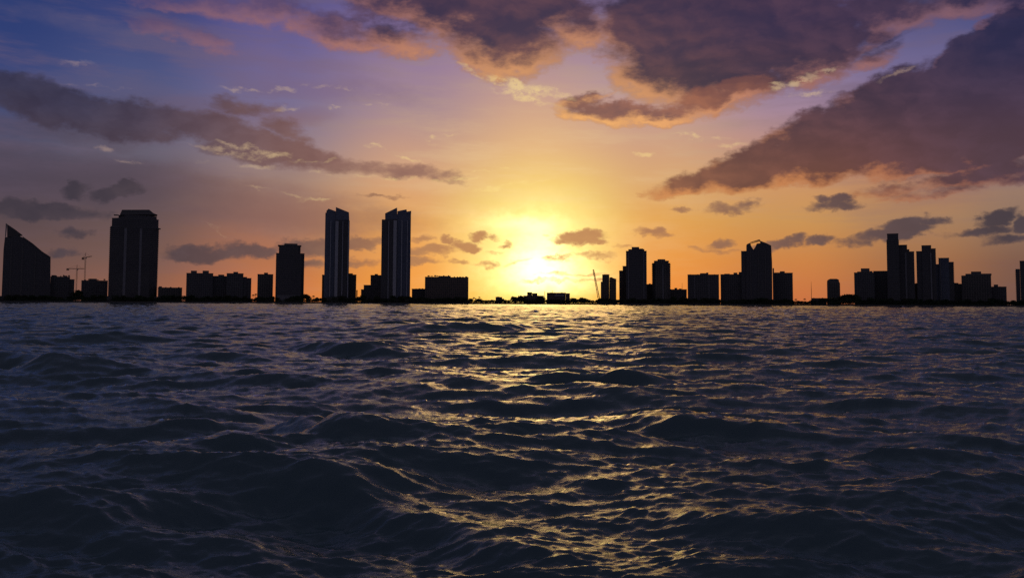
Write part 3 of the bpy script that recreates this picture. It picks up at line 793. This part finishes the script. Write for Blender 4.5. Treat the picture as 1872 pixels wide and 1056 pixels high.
b.vol(1224, 1255.4, 529.4, 0, 22, slabs=1.2); b.plant(1233, 1238, 526, 529.4); b.plant(1241, 1246, 527.2, 529.4); b.done()
t = thing('radio_mast', 'faint thin mast rising above the low block with two huts', 'mast', ground_at(1247.3, 1760))
bm = bmesh.new(); bar(bm, (-.6, 0, 0), (0, 0, 43), 0.3); bar(bm, (.6, 0, 0), (0, 0, 43), 0.3); bar(bm, (0, .9, 0), (0, 0, 43), 0.3); obj('shaft', bm, M['steel'], t)
b = B('slab_block', 'wide slab block with a central roof box, left of a thin bright slit', 1286, 1665, mat='grey')
b.vol(1257, 1314.2, 502.4, 0, 26, slabs=1.2, piers=((1270, 1.2), (1296, 1.2))); b.plant(1279.6, 1295, 499, 502.4); b.plant(1291, 1295, 497.8, 499, 8, 5, 'roof_unit'); b.units(1258, 1312, 502, 4, 21, .3, .9); b.base(1256, 1316, 7); b.done()
b = B('slab_block', 'block with rising stepped roofline between the bright slit and the gabled tower', 1337, 1675, mat='grey')
b.vol(1317.2, 1358, 502, 0, 28, slabs=1.2); b.plant(1324, 1334, 500, 502); b.plant(1341, 1348, 498, 502); b.plant(1350.6, 1357, 496.8, 502); b.done()
b = B('gabled_tower', 'massive dark tower with an open gable frame and notch at its top', 1384, 1650, mat='dark')
b.vol(1354.8, 1366, 459.4, 3, 34, 'wing', slabs=1.0)
b.sil([(1364.3, 566), (1364.3, 448), (1366, 446), (1371.6, 443.5), (1372.4, 447), (1374, 451), (1377.5, 456), (1381, 451), (1383.4, 445), (1390, 444.4), (1389.6, 440.0), (1400, 443.8), (1409.8, 448.6), (1411.5, 480), (1412.2, 566)], 0, 38, 'body', 'dark', True)
b.sil([(1371.6, 443.4), (1371.8, 442.4), (1388, 437.4), (1390, 438.8), (1389.8, 440.0), (1387.8, 439.0)], 2, 3, 'gable_frame', 'slab')
b.sil([(1371.6, 443.4), (1371.8, 442.4), (1388, 437.4), (1390, 438.8), (1389.8, 440.0), (1387.8, 439.0)], 33, 3, 'gable_frame', 'slab')
b.vol(1412.6, 1415, 489.8, 4, 18, 'wing', cap=False)
for p in (1372, 1386, 1399):
    a, z = b.pt(p, 458); bm = bmesh.new(); bx(bm, a - 0.9, a + 0.9, -1.0, -0.003, 0.02, z); obj('pier', bm, M['slab'], b.t)
b.base(1352, 1416, 8); b.done()
b = B('slab_block', 'block attached to the right of the gabled tower, facing an open gap', 1432, 1670, mat='grey')
b.vol(1412.6, 1449, 499.4, 0, 28, slabs=1.2); b.plant(1415.5, 1426, 497.8, 499.4); b.plant(1425.6, 1434.6, 495.4, 499.4, 8, 8); b.base(1414, 1451, 6); b.done()
t = thing('radio_mast', 'faint thin mast in the open gap right of the gabled tower', 'mast', ground_at(1483.6, 1900))
bm = bmesh.new(); bar(bm, (-.7, 0, 0), (0, 0, 50), 0.3); bar(bm, (.7, 0, 0), (0, 0, 50), 0.3); bar(bm, (0, 1, 0), (0, 0, 50), 0.3); obj('shaft', bm, M['steel'], t)
b = B('low_house', 'long low roof left of the small lone tower', 1497, 1660, mat='stucco', cat='house')
b.vol(1483, 1511, 545.5, 0, 16); b.units(1485, 1509, 545, 3, 3, .3, .8); b.done()
b = B('small_tower', 'small lone tower with sloped shoulders in the right-hand gap', 1523.5, 1665, mat='stucco')
b.vol(1511.8, 1535.6, 517, 0, 22, ch=3, slabs=1.2, cap=False)
b.sil([(1511.8, 517), (1512, 513), (1515, 510.4), (1518, 509.4), (1530, 509.4), (1533.6, 511.2), (1534, 515), (1535.6, 517)], 1, 20, 'crown', 'slab'); b.done()

b = B('apartment_block', 'broad block with one tall roof box left of the tallest right-hand tower', 1580, 1675, mat='grey')
b.vol(1561.4, 1598.4, 498.8, 0, 28, slabs=1.2); b.plant(1573.6, 1589.6, 490.2, 498.8); b.plant(1567, 1574, 496, 498.8, 8, 7); b.plant(1589.8, 1595, 495, 498.8, 8, 7); b.done()
b = B('apartment_block', 'plain flat-topped block touching the tallest right-hand tower', 1611, 1690, mat='grey')
b.vol(1596.6, 1626, 496, 0, 28, slabs=1.2); b.plant(1599, 1606, 497.2, 498.8, -2, 1.9, 'roof_unit'); b.units(1607, 1620, 495.6, 2, 4, .3, .9); b.done()
b = B('slender_tower', 'tall slender tower with a flat square top, tallest of the right-hand cluster', 1631.5, 1650, mat='dark')
b.vol(1620.6, 1643, 438, 0, 30, slabs=1.1, cap=False); b.vol(1621.6, 1642, 427.8, 1.5, 27, 'crown', yb=438); b.base(1618, 1645, 7); b.done()
b = B('stepped_tower', 'tower stepping down to the right in three levels beside the slender tower', 1657, 1660, mat='dark')
b.vol(1643.2, 1658, 448.4, 0, 30, slabs=1.1); b.vol(1656.6, 1662, 456.4, 1, 28, 'wing', slabs=0.9); b.vol(1660.6, 1671, 460.2, 2, 26, 'wing', slabs=1.1)
a, z = b.pt(1655.5, 462); bm = bmesh.new(); bx(bm, a - 1.4, a + 1.4, -1.6, 0.4, 0.02, z); obj('pier', bm, M['pier'], b.t); b.done()
b = B('low_rise', 'low block closing the foot of the bright slit between two tall towers', 1674, 1700, mat='grey')
b.vol(1669, 1680, 518.6, 0, 22, slabs=1.2); b.units(1670, 1679, 518, 2, 4, .3, .8); b.done()
b = B('stepped_tower', 'tower with a raised square middle and lower steps on both sides', 1692, 1655, mat='dark')
b.vol(1675, 1686.2, 459.8, 2, 28, 'wing', slabs=1.1); b.vol(1684.8, 1702, 449.2, 0, 32, slabs=1.1); b.vol(1700.8, 1710.4, 454.8, 2, 28, 'wing', slabs=1.1)
a, z = b.pt(1701.5, 462); bm = bmesh.new(); bx(bm, a - 1.2, a + 1.2, -1.6, -0.003, 0.02, z); obj('pier', bm, M['pier'], b.t)
b.base(1673, 1712, 7); b.done()
b = B('apartment_tower', 'pale mid-height tower with lower steps on both sides, right of the square-middled tower', 1727, 1670, mat='glass')
b.vol(1708.6, 1717, 482.6, 3, 22, 'wing', cap=False); b.vol(1715.7, 1734.8, 472.2, 0, 30, slabs=1.0, piers=((1720, 1.4),)); b.vol(1733.6, 1743, 479.4, 1, 26, 'wing', 'dark', slabs=1.9, storey=3.6); b.base(1711, 1745, 7); b.done()
b = B('low_rise', 'low block between the pale tower and the broad capped block', 1750, 1690, mat='grey')
b.vol(1740, 1760, 519.4, 0, 22, slabs=1.2); b.plant(1744, 1752, 516.8, 519.4); b.done()
b = B('apartment_block', 'broad block with stepped shoulders and a wide cap near the right end', 1785, 1665, mat='stucco')
b.vol(1757.4, 1811.6, 503.4, 0, 30, slabs=1.2, cap=False); b.vol(1764.8, 1812.6, 500.2, 2, 26, 'shoulder', 'slab', yb=503.4, cap=False); b.vol(1775, 1793.6, 496, 6, 16, 'penthouse', 'slab', yb=500.2, cap=False); b.base(1756, 1813, 6); b.done()
b = B('apartment_block', 'low block with a single roof hut near the right end', 1825.5, 1675, mat='grey')
b.vol(1811.8, 1839.8, 524.6, 0, 26, slabs=1.2); b.plant(1816.6, 1824.6, 519.8, 524.6); b.units(1826, 1838, 524, 2, 3, .3, .9); b.done()
b = B('balcony_tower', 'tower cut by the right edge of the view, with toothed balconies', 1876, 1655, mat='dark')
b.vol(1856.6, 1864, 492.4, 1, 26, 'wing', slabs=2.2, storey=3.6); b.vol(1864.2, 1892, 477.4, 0, 32, slabs=1.2); b.base(1855, 1894, 7); b.done()

# ------------------------------------------------------------------ trees
def crown_bm(seed, rx, rz, zc, n, leaf):
    rn = random.Random(seed)
    bm = bmesh.new()
    lobes = [(Vector((rn.uniform(-.6, .6) * rx, rn.uniform(-.6, .6) * rx, zc + rn.uniform(-.5, .55) * rz)), rn.uniform(.38, .62)) for _ in range(9)]
    for i in range(n):
        c, s = rn.choice(lobes)
        v = Vector((rn.gauss(0, 1), rn.gauss(0, 1), rn.gauss(0, 1))).normalized() * (rn.random() ** 0.4)
        p = c + Vector((v.x * rx * s, v.y * rx * s, v.z * rz * s))
        a = Vector((rn.gauss(0, 1), rn.gauss(0, 1), rn.gauss(0, .6))).normalized()
        b_ = a.cross(Vector((rn.gauss(0, 1), rn.gauss(0, 1), rn.gauss(0, 1)))).normalized()
        l = leaf * rn.uniform(.6, 1.3)
        bm.faces.new([bm.verts.new(p + q) for q in (-a * l, -b_ * l * .5, a * l, b_ * l * .5)])
    return bm
def trunk_bm(seed, h, r):
    rn = random.Random(seed)
    bm = bmesh.new()
    pts = [Vector((rn.uniform(-.2, .2) * k, rn.uniform(-.2, .2) * k, h * k / 4)) for k in range(5)]
    for k in range(4): bar(bm, pts[k], pts[k + 1], r * (1.1 - 0.17 * k), 7)
    for k in range(5):
        a = k * 1.26 + rn.uniform(-.3, .3)
        bar(bm, pts[3], pts[3] + Vector((math.cos(a) * h * .35, math.sin(a) * h * .35, h * .4)), r * .4, 5)
    return bm
def dup(root):
    c = root.copy(); COL.objects.link(c)
    for ch in root.children:
        d = ch.copy(); COL.objects.link(d); d.parent = c
    return c
GT = 'trees along the waterfront'
LT = 'dark leafy tree in the waterfront row at the foot of the buildings'
protos = []
for k in range(6):
    t = thing('broadleaf_tree', LT, 'tree', (0, 0, GZ), 0, GT)
    rn = random.Random(k)
    obj('trunk', trunk_bm(k, 5.2, 0.4), M['bark'], t)
    obj('crown', crown_bm(k + 50, rn.uniform(5.5, 7.5), rn.uniform(3.6, 4.6), 6.2, 1000, 0.85), M['leaf' if k % 2 else 'leafb'], t)
    protos.append(t)
rn = random.Random(77)
used = set()
def put_tree(px, D, h, label=None, group=GT):
    k = rn.randrange(6)
    o = protos[k] if k not in used else dup(protos[k])
    used.add(k)
    o.location = ground_at(px, D); s = h / 10.4
    o.scale = (s * rn.uniform(.9, 1.25), s * rn.uniform(.9, 1.25), s)
    o.rotation_euler.z = rn.uniform(0, 6.28)
    if label: o['label'] = label
    return o
x = -14.0
while x < 1890:
    gap = 858 < x < 1096 or 334 < x < 340 or 557 < x < 588 or 1450 < x < 1482
    put_tree(x, rn.uniform(1609, 1634), rn.uniform(6.5, 9.5) if gap else rn.uniform(8.5, 14))
    x += rn.uniform(4.5, 8.0) if gap else rn.uniform(7.5, 13)
GG = 'trees standing up in the gaps of the skyline'
LG = 'taller tree rising above the row in a gap of the skyline'
for px, top in ((142, 531), (560, 536), (941, 541), (948, 540), (956, 539), (988, 540), (1048, 543.5), (1053, 543.4), (1062, 544), (1068, 544.5), (1075, 547), (1541, 537.5), (1546, 537), (1553, 535.5), (1559, 535.4), (1846, 550), (1852, 550.5)):
    hh = (553 + (px - 936) * 0.0045 - top) * 1.01 + CAMH - GZ
    o = put_tree(px, 1640, hh, LG); o['group'] = GG
def palm_frond(seed, h):
    rn = random.Random(seed); bm = bmesh.new()
    for k in range(17):
        a = k * 0.74 + rn.uniform(-.2, .2); up = rn.uniform(0.1, 1.0); L = rn.uniform(2.6, 3.6)
        pr = None
        for j in range(6):
            f = j / 5
            p = Vector((math.cos(a) * L * f, math.sin(a) * L * f, h + up * L * f - 1.25 * L * f * f))
            s = Vector((-math.sin(a), math.cos(a), 0)) * (0.5 * (1 - f) + 0.06)
            dn = Vector((0, 0, -0.35 * (1 - f)))
            cu = [bm.verts.new(p + s + dn), bm.verts.new(p), bm.verts.new(p - s + dn)]
            if pr: bm.faces.new([pr[0], pr[1], cu[1], cu[0]]); bm.faces.new([pr[1], pr[2], cu[2], cu[1]])
            pr = cu
    return bm
GP = 'palms along the waterfront'
pp = None
for i, (px, top) in enumerate(((865, 543), (876, 542), (870.5, 545), (1079, 547.5), (1454, 546), (1470, 545.2), (336.5, 540), (574, 540), (1100, 545), (462, 538), (466, 536.5))):
    hh = (553 + (px - 936) * 0.0045 - top) * 1.01 + CAMH - GZ
    if pp is None:
        pp = thing('palm_tree', 'slim palm with drooping fronds poking above the waterfront trees', 'palm', (0, 0, GZ), 0, GP)
        bm = bmesh.new()
        for k in range(5): bar(bm, (0.05 * k * k, 0, k * 1.8), (0.05 * (k + 1) ** 2, 0, (k + 1) * 1.8), 0.36 - 0.03 * k, 8)
        obj('trunk', bm, M['bark'], pp)
        f = obj('crown', palm_frond(3, 0), M['palm'], pp); f.location = (1.25, 0, 9.0)
        o = pp
    else: o = dup(pp)
    o.location = ground_at(px, 1607); o.scale = (1.0, 1.0, max(0.5, hh / 9.8)); o.rotation_euler.z = i * 1.3
# undergrowth nobody could count
bm = bmesh.new(); rn = random.Random(5)
for i in range(34000):
    xx = rn.uniform(-1040, 1040); yy = 1603.5 + rn.random() * 26
    hh = 5.6 + 1.3 * math.sin(xx * 0.05) * math.sin(xx * 0.017 + 1)
    p = Vector((xx, yy, GZ + rn.random() * hh))
    a = Vector((rn.gauss(0, 1), rn.gauss(0, 1), rn.gauss(0, .7))).normalized(); b_ = a.cross(Vector((rn.gauss(0, 1), rn.gauss(0, 1), 1))).normalized()
    l = rn.uniform(.5, 1.1)
    bm.faces.new([bm.verts.new(p + q) for q in (-a * l, -b_ * l * .6, a * l, b_ * l * .6)])
o = obj('undergrowth', bm, M['leaf']); o['kind'] = 'stuff'; o['label'] = 'dark low undergrowth along the shoreline'; o['category'] = 'undergrowth'
